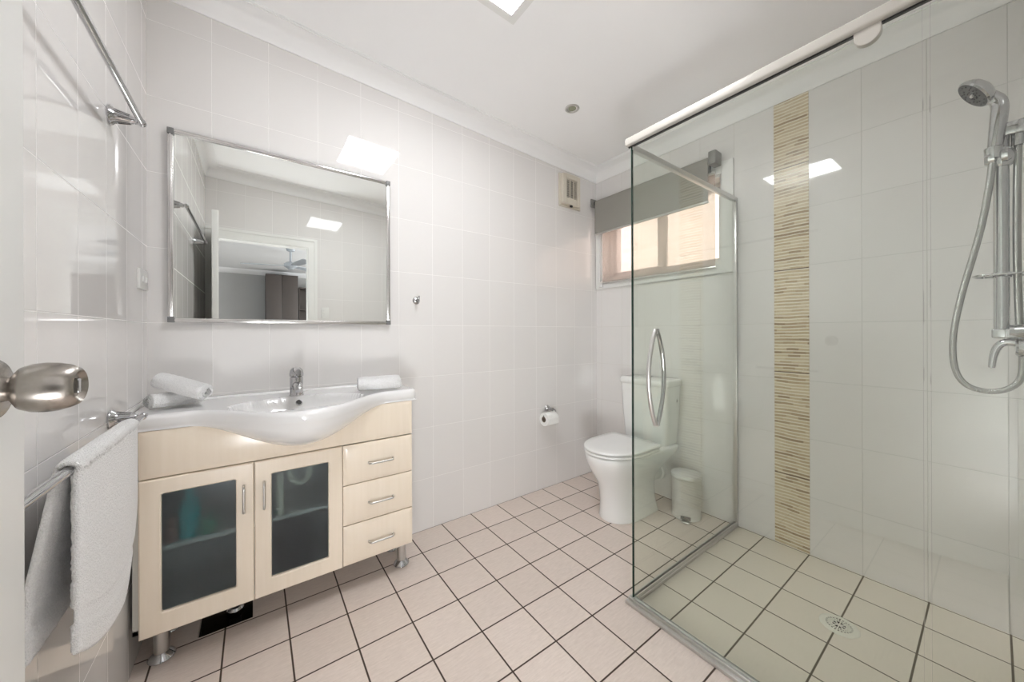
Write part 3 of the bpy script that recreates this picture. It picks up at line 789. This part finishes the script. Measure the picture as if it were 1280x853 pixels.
# ------------------------------------------------------------------ rolled hand towels
def towel_roll(name, center, yaw, tilt, length, r, label, turns=2.6, seed=0, flat=.85):
    w = MB(); n = 150; L = 26; th = r/(turns+.6)
    a_end = turns*2*math.pi
    prof = []
    for k in range(n+1):
        a = a_end*k/n; rr = th*.35+(r-th*.5)*(k/n)**.9*1.0
        prof.append((rr*math.cos(a), rr*math.sin(a)))
    # outline of the spiral with thickness
    inner = []; outer = []
    for k in range(n+1):
        p = Vector((prof[k][0], prof[k][1])); q = Vector((prof[min(n, k+1)][0], prof[min(n, k+1)][1]))-Vector((prof[max(0, k-1)][0], prof[max(0, k-1)][1]))
        nn = Vector((q.y, -q.x)).normalized() if q.length > 0 else Vector((1, 0))
        outer.append(p+nn*th*.44); inner.append(p-nn*th*.44)
    loop = outer+inner[::-1]
    m = T(*center) @ RZ(yaw) @ RY(tilt)
    rings = []
    for j in range(L+1):
        x = (j/L-.5)*length
        e = min(j, L-j)/L; sq = 1-.06*max(0, 1-e*12)
        ring = []
        for i, p in enumerate(loop):
            q = Vector((x+.006*math.sin(i*.05+seed)*(1 if j in (0, L) else 0), p.x*sq, p.y*flat*sq))
            nz = noise.noise(q*90+Vector((seed, 0, 0)))*.0014+noise.noise(q*35+Vector((seed, 0, 0)))*.002
            q.y *= 1+nz/r; q.z *= 1+nz/r
            ring.append(m @ q)
        rings.append(ring)
    w.loft(rings)
    return tag(w.build(name, M['terry'], angle=80), label, 'towel', 'rolled hand towels')
towel_roll('hand_towel', (.822, -.235, .9135), math.radians(-6), 0, .185, .042, 'rolled white hand towel on the right end of the basin', seed=3)
towel_roll('hand_towel', (.098, -.150, .9065), math.radians(30), 0, .150, .034, 'rolled white hand towel lying flat on the left end of the basin', seed=8)
towel_roll('hand_towel', (.128, -.180, .955), math.radians(-36), math.radians(15), .175, .037, 'rolled white hand towel leaning across another at the left end', seed=5)

# ------------------------------------------------------------------ toilet paper holder
t = thing('paper_holder', 'chrome toilet roll holder on the back wall', 'toilet roll holder', (2.1, 0, .59))
MB().lathe([(0, 0), (.022, 0), (.023, .004), (.019, .01), (.011, .016), (.0095, .045), (.012, .05), (.012, .062), (0, .066)], T(2.1, 0, .59) @ RX(H)).build('rose', M['chrome'], t)
MB().tube([(2.1, -.056, .59), (2.118, -.062, .588), (2.127, -.064, .575), (2.127, -.064, .553), (2.118, -.064, .548), (2.02, -.064, .548), (2.008, -.064, .556)], .0045, smooth=2).build('arm', M['chrome'], t)
t = thing('toilet_roll', 'white toilet roll on its chrome holder', 'toilet roll', (2.06, -.064, .5))
m = T(2.013, -.064, .529) @ RY(H)
w = MB().lathe([(.0205, 0), (.047, 0), (.048, .002), (.048, .100), (.047, .102), (.0205, .102), (.0205, 0)], m, 40)
w.add([(2.014, -.064-.0485, .529), (2.113, -.064-.0485, .529), (2.113, -.064-.0495, .502), (2.014, -.064-.0495, .499)], [(0, 1, 2, 3)])
w.build('paper', M['paper'], t)
MB().lathe([(.0205, -.001), (.0205, .103), (.0185, .103), (.0185, -.001), (.0205, -.001)], m, 30).build('core', M['core'], t)

# ------------------------------------------------------------------ toilet
YT = -.562
t = thing('toilet', 'white close-coupled toilet against the window wall', 'toilet', (2.27, YT, 0))
def dshape(xf, xb, hw, z, n=44, back_r=.03, wf=.20, zt=0):
    """D outline: elliptical front towards -x, squared back"""
    p = []; wf = min(wf, (xb-xf)*.6)
    for k in range(n+1):
        a = -H+math.pi*k/n
        p.append(Vector((xf+wf-wf*math.cos(a)**.9 if math.cos(a) > 1e-9 else xf+wf, YT-hw*math.sin(a)*1.0, z)))
    r = back_r
    for k in range(7):
        a = k/6*H; p.append(Vector((xb-r+r*math.sin(a), YT-hw+r-r*math.cos(a), z)))
    for k in range(7):
        a = k/6*H; p.append(Vector((xb-r+r*math.cos(a), YT+hw-r+r*math.sin(a), z)))
    return p
secs = [(0, 2.072, 2.465, .122, .17), (.006, 2.070, 2.466, .124, .17), (.03, 2.074, 2.458, .119, .17), (.10, 2.074, 2.440, .115, .17), (.17, 2.064, 2.430, .117, .18), (.23, 2.045, 2.43, .122, .20), (.28, 2.012, 2.455, .142, .215), (.32, 1.988, 2.50, .159, .23), (.352, 1.974, 2.56, .170, .24), (.375, 1.968, 2.60, .175, .24), (.396, 1.966, 2.615, .177, .24), (.405, 1.968, 2.617, .176, .24), (.409, 1.975, 2.612, .170, .235)]
MB().loft([dshape(a, b, h, z, wf=wf) for z, a, b, h, wf in secs]).build('pan', M['toilet_cer'], t, angle=60)
def slab(name, xf, xb, hw, z0, z1, dome, mat, wf=.25):
    r = .007
    rings = [dshape(xf+r*.7, xb-r*.7, hw-r*.7, z0, wf=wf), dshape(xf, xb, hw, z0+r*.6, wf=wf), dshape(xf, xb, hw, z1-r, wf=wf), dshape(xf+r*.35, xb-r*.35, hw-r*.35, z1-r*.35, wf=wf), dshape(xf+r, xb-r, hw-r, z1, wf=wf)]
    for f in (.75, .5, .25, .08):
        rings.append([Vector(((p.x-(xf+xb)/2)*f+(xf+xb)/2, (p.y-YT)*f+YT, z1+dome*(1-f*f))) for p in rings[4]])
    return MB().loft(rings).build(name, mat, t, angle=50)
slab('seat', 1.962, 2.385, .184, .414, .430, 0, M['toilet_plastic'])
slab('lid', 1.960, 2.395, .186, .436, .452, .006, M['toilet_plastic'])
for y in (-.07, .07): MB().rbox((2.375, YT+y-.02, .408), (2.42, YT+y+.02, .446), .006).build('hinge', M['toilet_plastic'], t)
def rring(x0, x1, y0, y1, z, r, n=5):
    p = []
    for cx, cy, a0 in ((x1-r, y1-r, 0), (x0+r, y1-r, 1), (x0+r, y0+r, 2), (x1-r, y0+r, 3)):
        for k in range(n+1):
            a = (a0+k/n)*H; p.append(Vector((cx+r*math.cos(a), cy+r*math.sin(a), z)))
    return p
cis = MB().loft([rring(2.478, 2.628, YT-.150, YT+.150, .412, .02), rring(2.470, 2.633, YT-.156, YT+.156, .425, .028), rring(2.458, 2.642, YT-.170, YT+.170, .62, .03), rring(2.452, 2.645, YT-.176, YT+.176, .79, .03), rring(2.452, 2.645, YT-.176, YT+.176, .800, .03)]).build('cistern', M['toilet_cer'], t, angle=50)
MB().loft([rring(2.448, 2.648, YT-.180, YT+.180, .797, .03), rring(2.444, 2.650, YT-.184, YT+.184, .801, .03), rring(2.444, 2.650, YT-.184, YT+.184, .826, .03), rring(2.448, 2.648, YT-.180, YT+.180, .836, .03), rring(2.458, 2.640, YT-.168, YT+.168, .842, .03), rring(2.53, 2.56, YT-.02, YT+.02, .845, .01)]).build('cistern_lid', M['toilet_cer'], t, angle=50)
MB().lathe([(0, .004), (.021, .006), (.024, .003), (.025, -.002)], T(2.55, YT, .846)).build('flush_button', M['chrome'], t)
MB().lathe([(0, .001), (.012, .001), (.012, -.004), (0, -.004)], T(2.585, YT-.1725, .70) @ RX(H) @ Matrix.Diagonal((.5, 1, 1, 1))).build('vent_slot', M['corner_grey'], t)
MB().lathe([(0, .002), (.006, .002), (.006, -.004), (0, -.004)], T(2.36, YT-.113, .045) @ RX(H)).build('screw_cap', M['satin'], t)
MB().lathe([(0, 0), (.052, 0), (.052, .16), (.062, .165), (.062, .2), (0, .2)], T(2.452, YT, .18) @ RY(H)).build('waste_pipe', M['white_plastic'], t)

# ------------------------------------------------------------------ pedal bin
bx, by = 2.527, -.825
t = thing('pedal_bin', 'small white round pedal bin beside the toilet', 'bin', (bx, by, 0))
MB().lathe([(0, 0), (.080, 0), (.083, .004), (.083, .012), (.080, .014), (.082, .02), (.0835, .235), (.0855, .238), (.0855, .244), (0, .246)], T(bx, by, 0), 48).build('body', M['steel'], t)
MB().lathe([(.087, .246), (.089, .250), (.089, .262), (.085, .270), (.060, .279), (.03, .283), (0, .284)], T(bx, by, 0), 48).build('lid', M['steel'], t)
m = T(bx, by, 0) @ RZ(math.radians(205))
MB().rbox((.07, -.022, .004), (.118, .022, .012), .004, M4=m).build('pedal', M['satin'], t)
MB().rbox((.086, -.028, .012), (.090, .028, .034), .003, M4=m).build('pedal_guard', M['black'], t)
MB().tube([m @ Vector((-.084, .03, .25)), m @ Vector((-.094, .03, .255)), m @ Vector((-.094, -.03, .255)), m @ Vector((-.084, -.03, .25))], .003).build('hinge_wire', M['chrome'], t)

# ------------------------------------------------------------------ blinds
bxr = W-.062
t = thing('roller_blind', 'grey blockout roller blind half lowered over the window', 'blind', (bxr, -.5, 1.96))
ya, yb_, zr_ = -.930, -.040, 2.213
w = MB().lathe([(0, 0), (.0195, 0), (.0195, yb_-ya), (0, yb_-ya)], T(bxr+.0195, ya, zr_) @ RX(-H), 28)
w.box((bxr-.0006, ya, 1.958), (bxr+.0006, yb_, zr_))
w.build('fabric', M['blind'], t)
MB().rbox((bxr-.006, ya-.004, 1.944), (bxr+.006, yb_+.004, 1.960), .005, 3).build('hem_bar', M['satin'], t)
for y0, y1, z0 in ((-.990, -.945, 2.165), (-.030, -.020, 2.175)):
    br = MB().rbox((W-.095, y0, z0), (W-.0145, y1, 2.245), .006).build('bracket', M['bracket'], t)
    MB().lathe([(0, 0), (.020, 0), (.020, .012), (0, .012)], T(bxr+.0195, y1 if y0 < -.5 else y0-.012, zr_) @ RX(-H), 24).build('sprocket', M['black'], br)
MB().tube([(bxr+.004, -.9435, zr_-.015), (bxr+.004, -.9435, 2.13)], .0035).build('chain', M['black'], t)
sx = W-.030
t = thing('sheer_blind', 'translucent sheer roller blind behind the grey blind', 'blind', (sx, -.5, 1.55))
MB().box((sx-.0004, -.958, 1.556), (sx+.0004, -.088, 2.14)).build('fabric', M['sheer'], t, smooth=False)
MB().rbox((sx-.005, -.962, 1.545), (sx+.005, -.084, 1.558), .004, 2).build('hem_bar', M['satin'], t)
MB().lathe([(0, 0), (.013, 0), (.013, .87), (0, .87)], T(sx, -.958, 2.135) @ RX(-H), 20).build('roller', M['melamine'], t)
MB().tube([(sx-.004, -.072, 2.13), (sx-.004, -.070, 1.85), (sx-.004, -.064, 1.56)], .0018, 8).build('chain', M['white_plastic'], t)
MB().rbox((W-.028, -.080, 1.520), (W-.0145, -.050, 1.545), .003).build('chain_holder', M['white_plastic'], t)

# ------------------------------------------------------------------ shower screen
GX, GY = 1.637, -1.060
t = thing('shower_screen', 'frameless glass shower screen with pivot door', 'shower screen', (GX, GY, 0))
# floor channel and head rail
w = MB().rbox((GX-.024, YB+.002, 0), (GX+.020, GY+.022, .014), .003).rbox((GX-.010, YB+.002, .012), (GX+.012, GY+.016, .026), .003)
w.build('threshold', M['satin'], t)
w = MB().rbox((GX-.010, GY-.013, 0), (W-.002, GY+.013, .016), .003).rbox((GX, GY-.010, .014), (W-.002, GY-.004, .030), .002).rbox((GX, GY+.004, .014), (W-.002, GY+.010, .030), .002)
w.build('bottom_channel', M['satin'], t)
MB().rbox((GX-.020, YB+.002, 1.943), (GX+.016, GY+.020, 1.976), .007, 3).build('header_rail', M['header'], t)
MB().box((GX-.004, YB+.004, 1.9385), (GX+.006, GY+.012, 1.944)).build('rail_seal', M['black'], t, smooth=False)
MB().rbox((GX, GY-.010, 1.925), (W-.002, GY+.010, 1.950), .003).build('top_channel', M['satin'], t)
MB().rbox((W-.020, GY-.011, .014), (W-.0005, GY+.011, 1.950), .003).build('wall_channel', M['satin'], t)
# panes: big faces clear, narrow edges dark
def pane(name, a, b, thin):
    f = [1]*6
    if thin == 'x': f[3] = f[5] = 0
    else: f[2] = f[4] = 0
    return MB().box(a, b, faces=f).build(name, [M['glass'], M['glass_edge']], t, smooth=False)
pane('return_panel', (GX+.004, GY-.003, .020), (W-.004, GY+.003, 1.930), 'y')
door = pane('glass_door', (GX-.003, -1.868, .034), (GX+.003, GY-.004, 1.940), 'x')
pane('fixed_panel', (GX-.003, YB+.003, .020), (GX+.003, -1.880, 1.945), 'x')
MB().box((GX-.0040, -1.879, .030), (GX+.0040, -1.869, 1.94)).build('door_seal', M['glass'], door, smooth=False)
MB().box((GX-.004, GY-.006, .030), (GX+.004, GY-.001, 1.937)).build('corner_seal', M['glass_edge'], door, smooth=False)
MB().box((GX-.004, -1.868, .027), (GX+.004, GY-.010, .036)).build('drip_seal', M['seal'], door, smooth=False)
# pivot at the top of the door
pts = [(GX-.006, -1.750, 1.945), (GX-.006, -1.750, 1.925)] + [(GX-.006, -1.775-.025*math.cos(math.pi-a)*-1*-1, 1.925-.022*math.sin(a)) for a in [k/10*math.pi for k in range(11)]]
pts = [(GX-.009, -1.775+.026*math.cos(a), 1.926-.026*math.sin(a)) for a in [k/14*math.pi for k in range(15)]] + [(GX-.009, -1.801, 1.945), (GX-.009, -1.749, 1.945)]
MB().prism(pts, (.018, 0, 0)).build('top_pivot', M['header'], door, bevel=.002)
# bow handles, one each side of the glass
hy, hz0, hz1 = -1.172, .782, 1.162
zc_ = (hz0+hz1)/2
for s_ in (-1, 1):
    pts = []
    for k in range(25):
        u = k/24; z = hz0+(hz1-hz0)*u; x = GX+s_*(.004+.050*math.sin(math.pi*u)**.8); pts.append((x, hy, z))
    w = MB().tube(pts, .0088, n=16)
    w.rbox((GX+s_*.002, hy-.009, hz0-.004), (GX+s_*.012, hy+.009, hz0+.016), .003).rbox((GX+s_*.002, hy-.009, hz1-.016), (GX+s_*.012, hy+.009, hz1+.004), .003)
    w.build('handle', M['chrome'] if s_ > 0 else M['satin'], door)

# floor waste
wx_, wy_ = 2.189, -1.607
t = thing('floor_drain', 'round floor drain grate in the shower floor', 'drain', (wx_, wy_, 0))
MB().lathe([(.040, .0035), (.056, .0035), (.060, .001), (.060, -.004), (.0, -.004)], T(wx_, wy_, 0), 48).build('ring', M['drain'], t)
MB().lathe([(0, .0012), (.041, .0012), (.041, 0), (0, 0)], T(wx_, wy_, 0), 32).build('well', M['dark'], t)
w = MB().lathe([(0, .004), (.007, .004), (.007, .0015), (0, .0015)], T(wx_, wy_, 0), 20)
for k in range(24):
    a = 2*math.pi*k/24; r0, r1 = (.005, .042) if k % 3 == 0 else (.020, .042)
    m = T(wx_, wy_, 0) @ RZ(a); w.box((0, 0, 0), (0, 0, 0)) if False else None
    vs = [m @ Vector(p) for p in ((r0, -.0013, .0015), (r1, -.0022, .0015), (r1, .0022, .0015), (r0, .0013, .0015), (r0, -.0013, .004), (r1, -.0022, .004), (r1, .0022, .004), (r0, .0013, .004))]
    w.add(vs, [(0, 3, 2, 1), (4, 5, 6, 7), (0, 1, 5, 4), (1, 2, 6, 5), (2, 3, 7, 6), (3, 0, 4, 7)])
for rr in (.022, .032):
    w.lathe([(rr-.0012, .0038), (rr+.0012, .0038), (rr+.0012, .0015), (rr-.0012, .0015), (rr-.0012, .0038)], T(wx_, wy_, 0), 40)
w.build('grate', M['drain'], t, smooth=False)

# ------------------------------------------------------------------ shower set on the doorway wall
RX_, RY_ = 2.13, -1.981
t = thing('shower_set', 'chrome shower rail with hand shower, hoses and mixer', 'shower', (RX_, YB, 1.15))
MB().tube([(RX_, RY_, 1.145), (RX_, RY_, 1.745)], .0150, n=24).build('rail', M['chrome'], t)
# top bracket with water elbow
w = MB().rbox((RX_-.020, YB+.001, 1.722), (RX_+.020, RY_+.018, 1.762), .008, 3)
w.tube([(RX_+.0, -2.012, 1.735), (RX_, -2.010, 1.715), (RX_, -2.010, 1.690)], .013, n=18)
w.build('top_bracket', M['chrome'], t)
w = MB().rbox((RX_-.018, RY_-.025, 1.131), (RX_+.018, RY_+.018, 1.160), .005, 3)
w.lathe([(0, 0), (.034, 0), (.034, .01), (.024, .026), (.020, .05), (0, .05)], T(RX_, YB+.001, 1.150) @ RX(-H), 28)
w.build('bottom_bracket', M['chrome'], t)
w = MB().lathe([(0, 0), (.055, 0), (.055, .006), (.030, .012), (.027, .035), (.022, .040), (0, .042)], T(RX_, YB+.001, 1.105) @ RX(-H), 32)
mixer = w.build('mixer', M['chrome'], t)
MB().tube([(RX_-.002, -2.014, 1.116), (RX_-.002, -1.990, 1.122), (RX_-.002, -1.974, 1.110), (RX_-.002, -1.966, 1.080), (RX_-.002, -1.963, 1.043)], lambda s: .0125-.006*s, n=16, smooth=2).build('lever', M['chrome'], mixer)
# slider and handset
w = MB().lathe([(0, -.026), (.018, -.026), (.024, -.018), (.026, 0), (.024, .018), (.018, .026), (0, .026)], T(RX_, RY_, 1.664), 28)
w.lathe([(0, -.024), (.016, -.024), (.024, -.017), (.024, -.006), (.012, -.003), (.012, .003), (.024, .006), (.024, .017), (.016, .024), (0, .024)], T(RX_-.012, RY_+.006, 1.668) @ RX(H), 24)
w.lathe([(.009, -.016), (.0165, -.016), (.0185, .016), (.0165, .018), (.009, .018)], T(RX_-.020, -1.968, 1.678), 24)
w.tube([(RX_-.012, RY_+.01, 1.662), (RX_-.020, RY_+.018, 1.690)], .012)
w.build('slider', M['chrome'], t)
hb = Vector((RX_-.020, -1.968, 1.668)); hm = Vector((RX_-.020, -1.977, 1.775)); hbend = Vector((RX_-.020, -1.980, 1.825)); hh = Vector((RX_-.022, -1.950, 1.868))
w = MB().tube([hb, hb.lerp(hm, .5), hm, hbend, hbend.lerp(hh, .6), hh], lambda s: .0125+.0045*math.sin(s*3.0), n=20, smooth=2)
hs = w.build('hand_shower', M['chrome'], t)
hd = Vector((-.17, .80, -.60)).normalized()       # spray direction
m = T(*(hh+Vector((-.002, .010, .006)))) @ hd.to_track_quat('Z', 'Y').to_matrix().to_4x4()
MB().lathe([(0, -.022), (.020, -.021), (.038, -.012), (.048, 0), (.049, .008), (.046, .012), (.043, .012)], m, 40).build('head', M['chrome'], hs)
w = MB().lathe([(0, .0125), (.0435, .0125), (.0435, .009), (0, .009)], m, 40)
for k in range(30):
    rr = (.014, .025, .036)[k % 3]; a = k*2*math.pi/30*3.1
    w.lathe([(0, .015), (.0016, .015), (.002, .012), (0, .012)], m @ T(rr*math.cos(a), rr*math.sin(a), 0), 8)
w.build('spray_face', plain('dark_nozzles', (.045, .045, .05, 1), .3), hs)
MB().lathe([(0, .016), (.006, .016), (.007, .012), (0, .012)], m @ Matrix.Diagonal((1.3, .7, 1, 1)), 16).build('nozzle_badge', M['satin'], hs)
def hose(name, pts, parent, r=.0082):
    P = [Vector(p) for p in pts]
    for _ in range(4):
        q = [P[0]]
        for a, b in zip(P, P[1:]): q += [a*.75+b*.25, a*.25+b*.75]
        q.append(P[-1]); P = q
    L = [0]
    for a, b in zip(P, P[1:]): L.append(L[-1]+(b-a).length)
    pitch = .0042; sub = 4; n = int(L[-1]/pitch*sub); R = []; j = 0
    for i in range(n+1):
        d = L[-1]*i/n
        while j < len(L)-2 and L[j+1] < d: j += 1
        f = (d-L[j])/max(1e-9, L[j+1]-L[j]); R.append(P[j].lerp(P[j+1], f))
    radii = [r-.0010*(1 if i % sub == 0 else (.35 if i % sub in (1, sub-1) else 0)) for i in range(n+1)]
    return MB().tube(R, lambda s: radii[min(n, int(round(s*n)))], n=12).build(name, M['ribbed'], parent, angle=180)
hose('hose', [(RX_-.020, -1.9665, 1.672), (RX_-.022, -1.962, 1.60), (RX_-.03, -1.945, 1.45), (RX_-.035, -1.905, 1.25), (RX_-.035, -1.888, 1.10), (RX_-.03, -1.902, .99), (RX_-.015, -1.965, .965), (RX_-.0, -2.015, 1.00), (RX_, -2.017, 1.08), (RX_, -2.015, 1.10)], t)
hose('hose', [(RX_+.0, -2.010, 1.695), (RX_+.001, -2.008, 1.60), (RX_+.001, -2.007, 1.40), (RX_+.002, -2.009, 1.25), (RX_+.002, -2.011, 1.17)], t)
t = thing('soap_tray', 'thin chrome wire soap holder on the shower rail', 'soap holder', (RX_, RY_, 1.318))
w = MB().tube([(RX_-.040, -2.035, 1.318), (RX_-.045, -1.945, 1.318), (RX_-.02, -1.930, 1.318), (RX_+.02, -1.930, 1.318), (RX_+.045, -1.945, 1.318), (RX_+.040, -2.035, 1.318)], .0028, smooth=2)
for y in (-1.95, -1.965, -2.0, -2.015): w.tube([(RX_-.043, y, 1.316), (RX_+.043, y, 1.316)], .0018, 8)
w.build('wire', M['chrome'], t)
MB().lathe([(.0128, -.008), (.018, -.008), (.018, .008), (.0128, .008), (.0128, -.008)], T(RX_, RY_, 1.318), 20).build('clamp', M['chrome'], t)

# clean the helper property used while building
for o in bpy.data.objects:
    if '_base' in o: del o['_base']
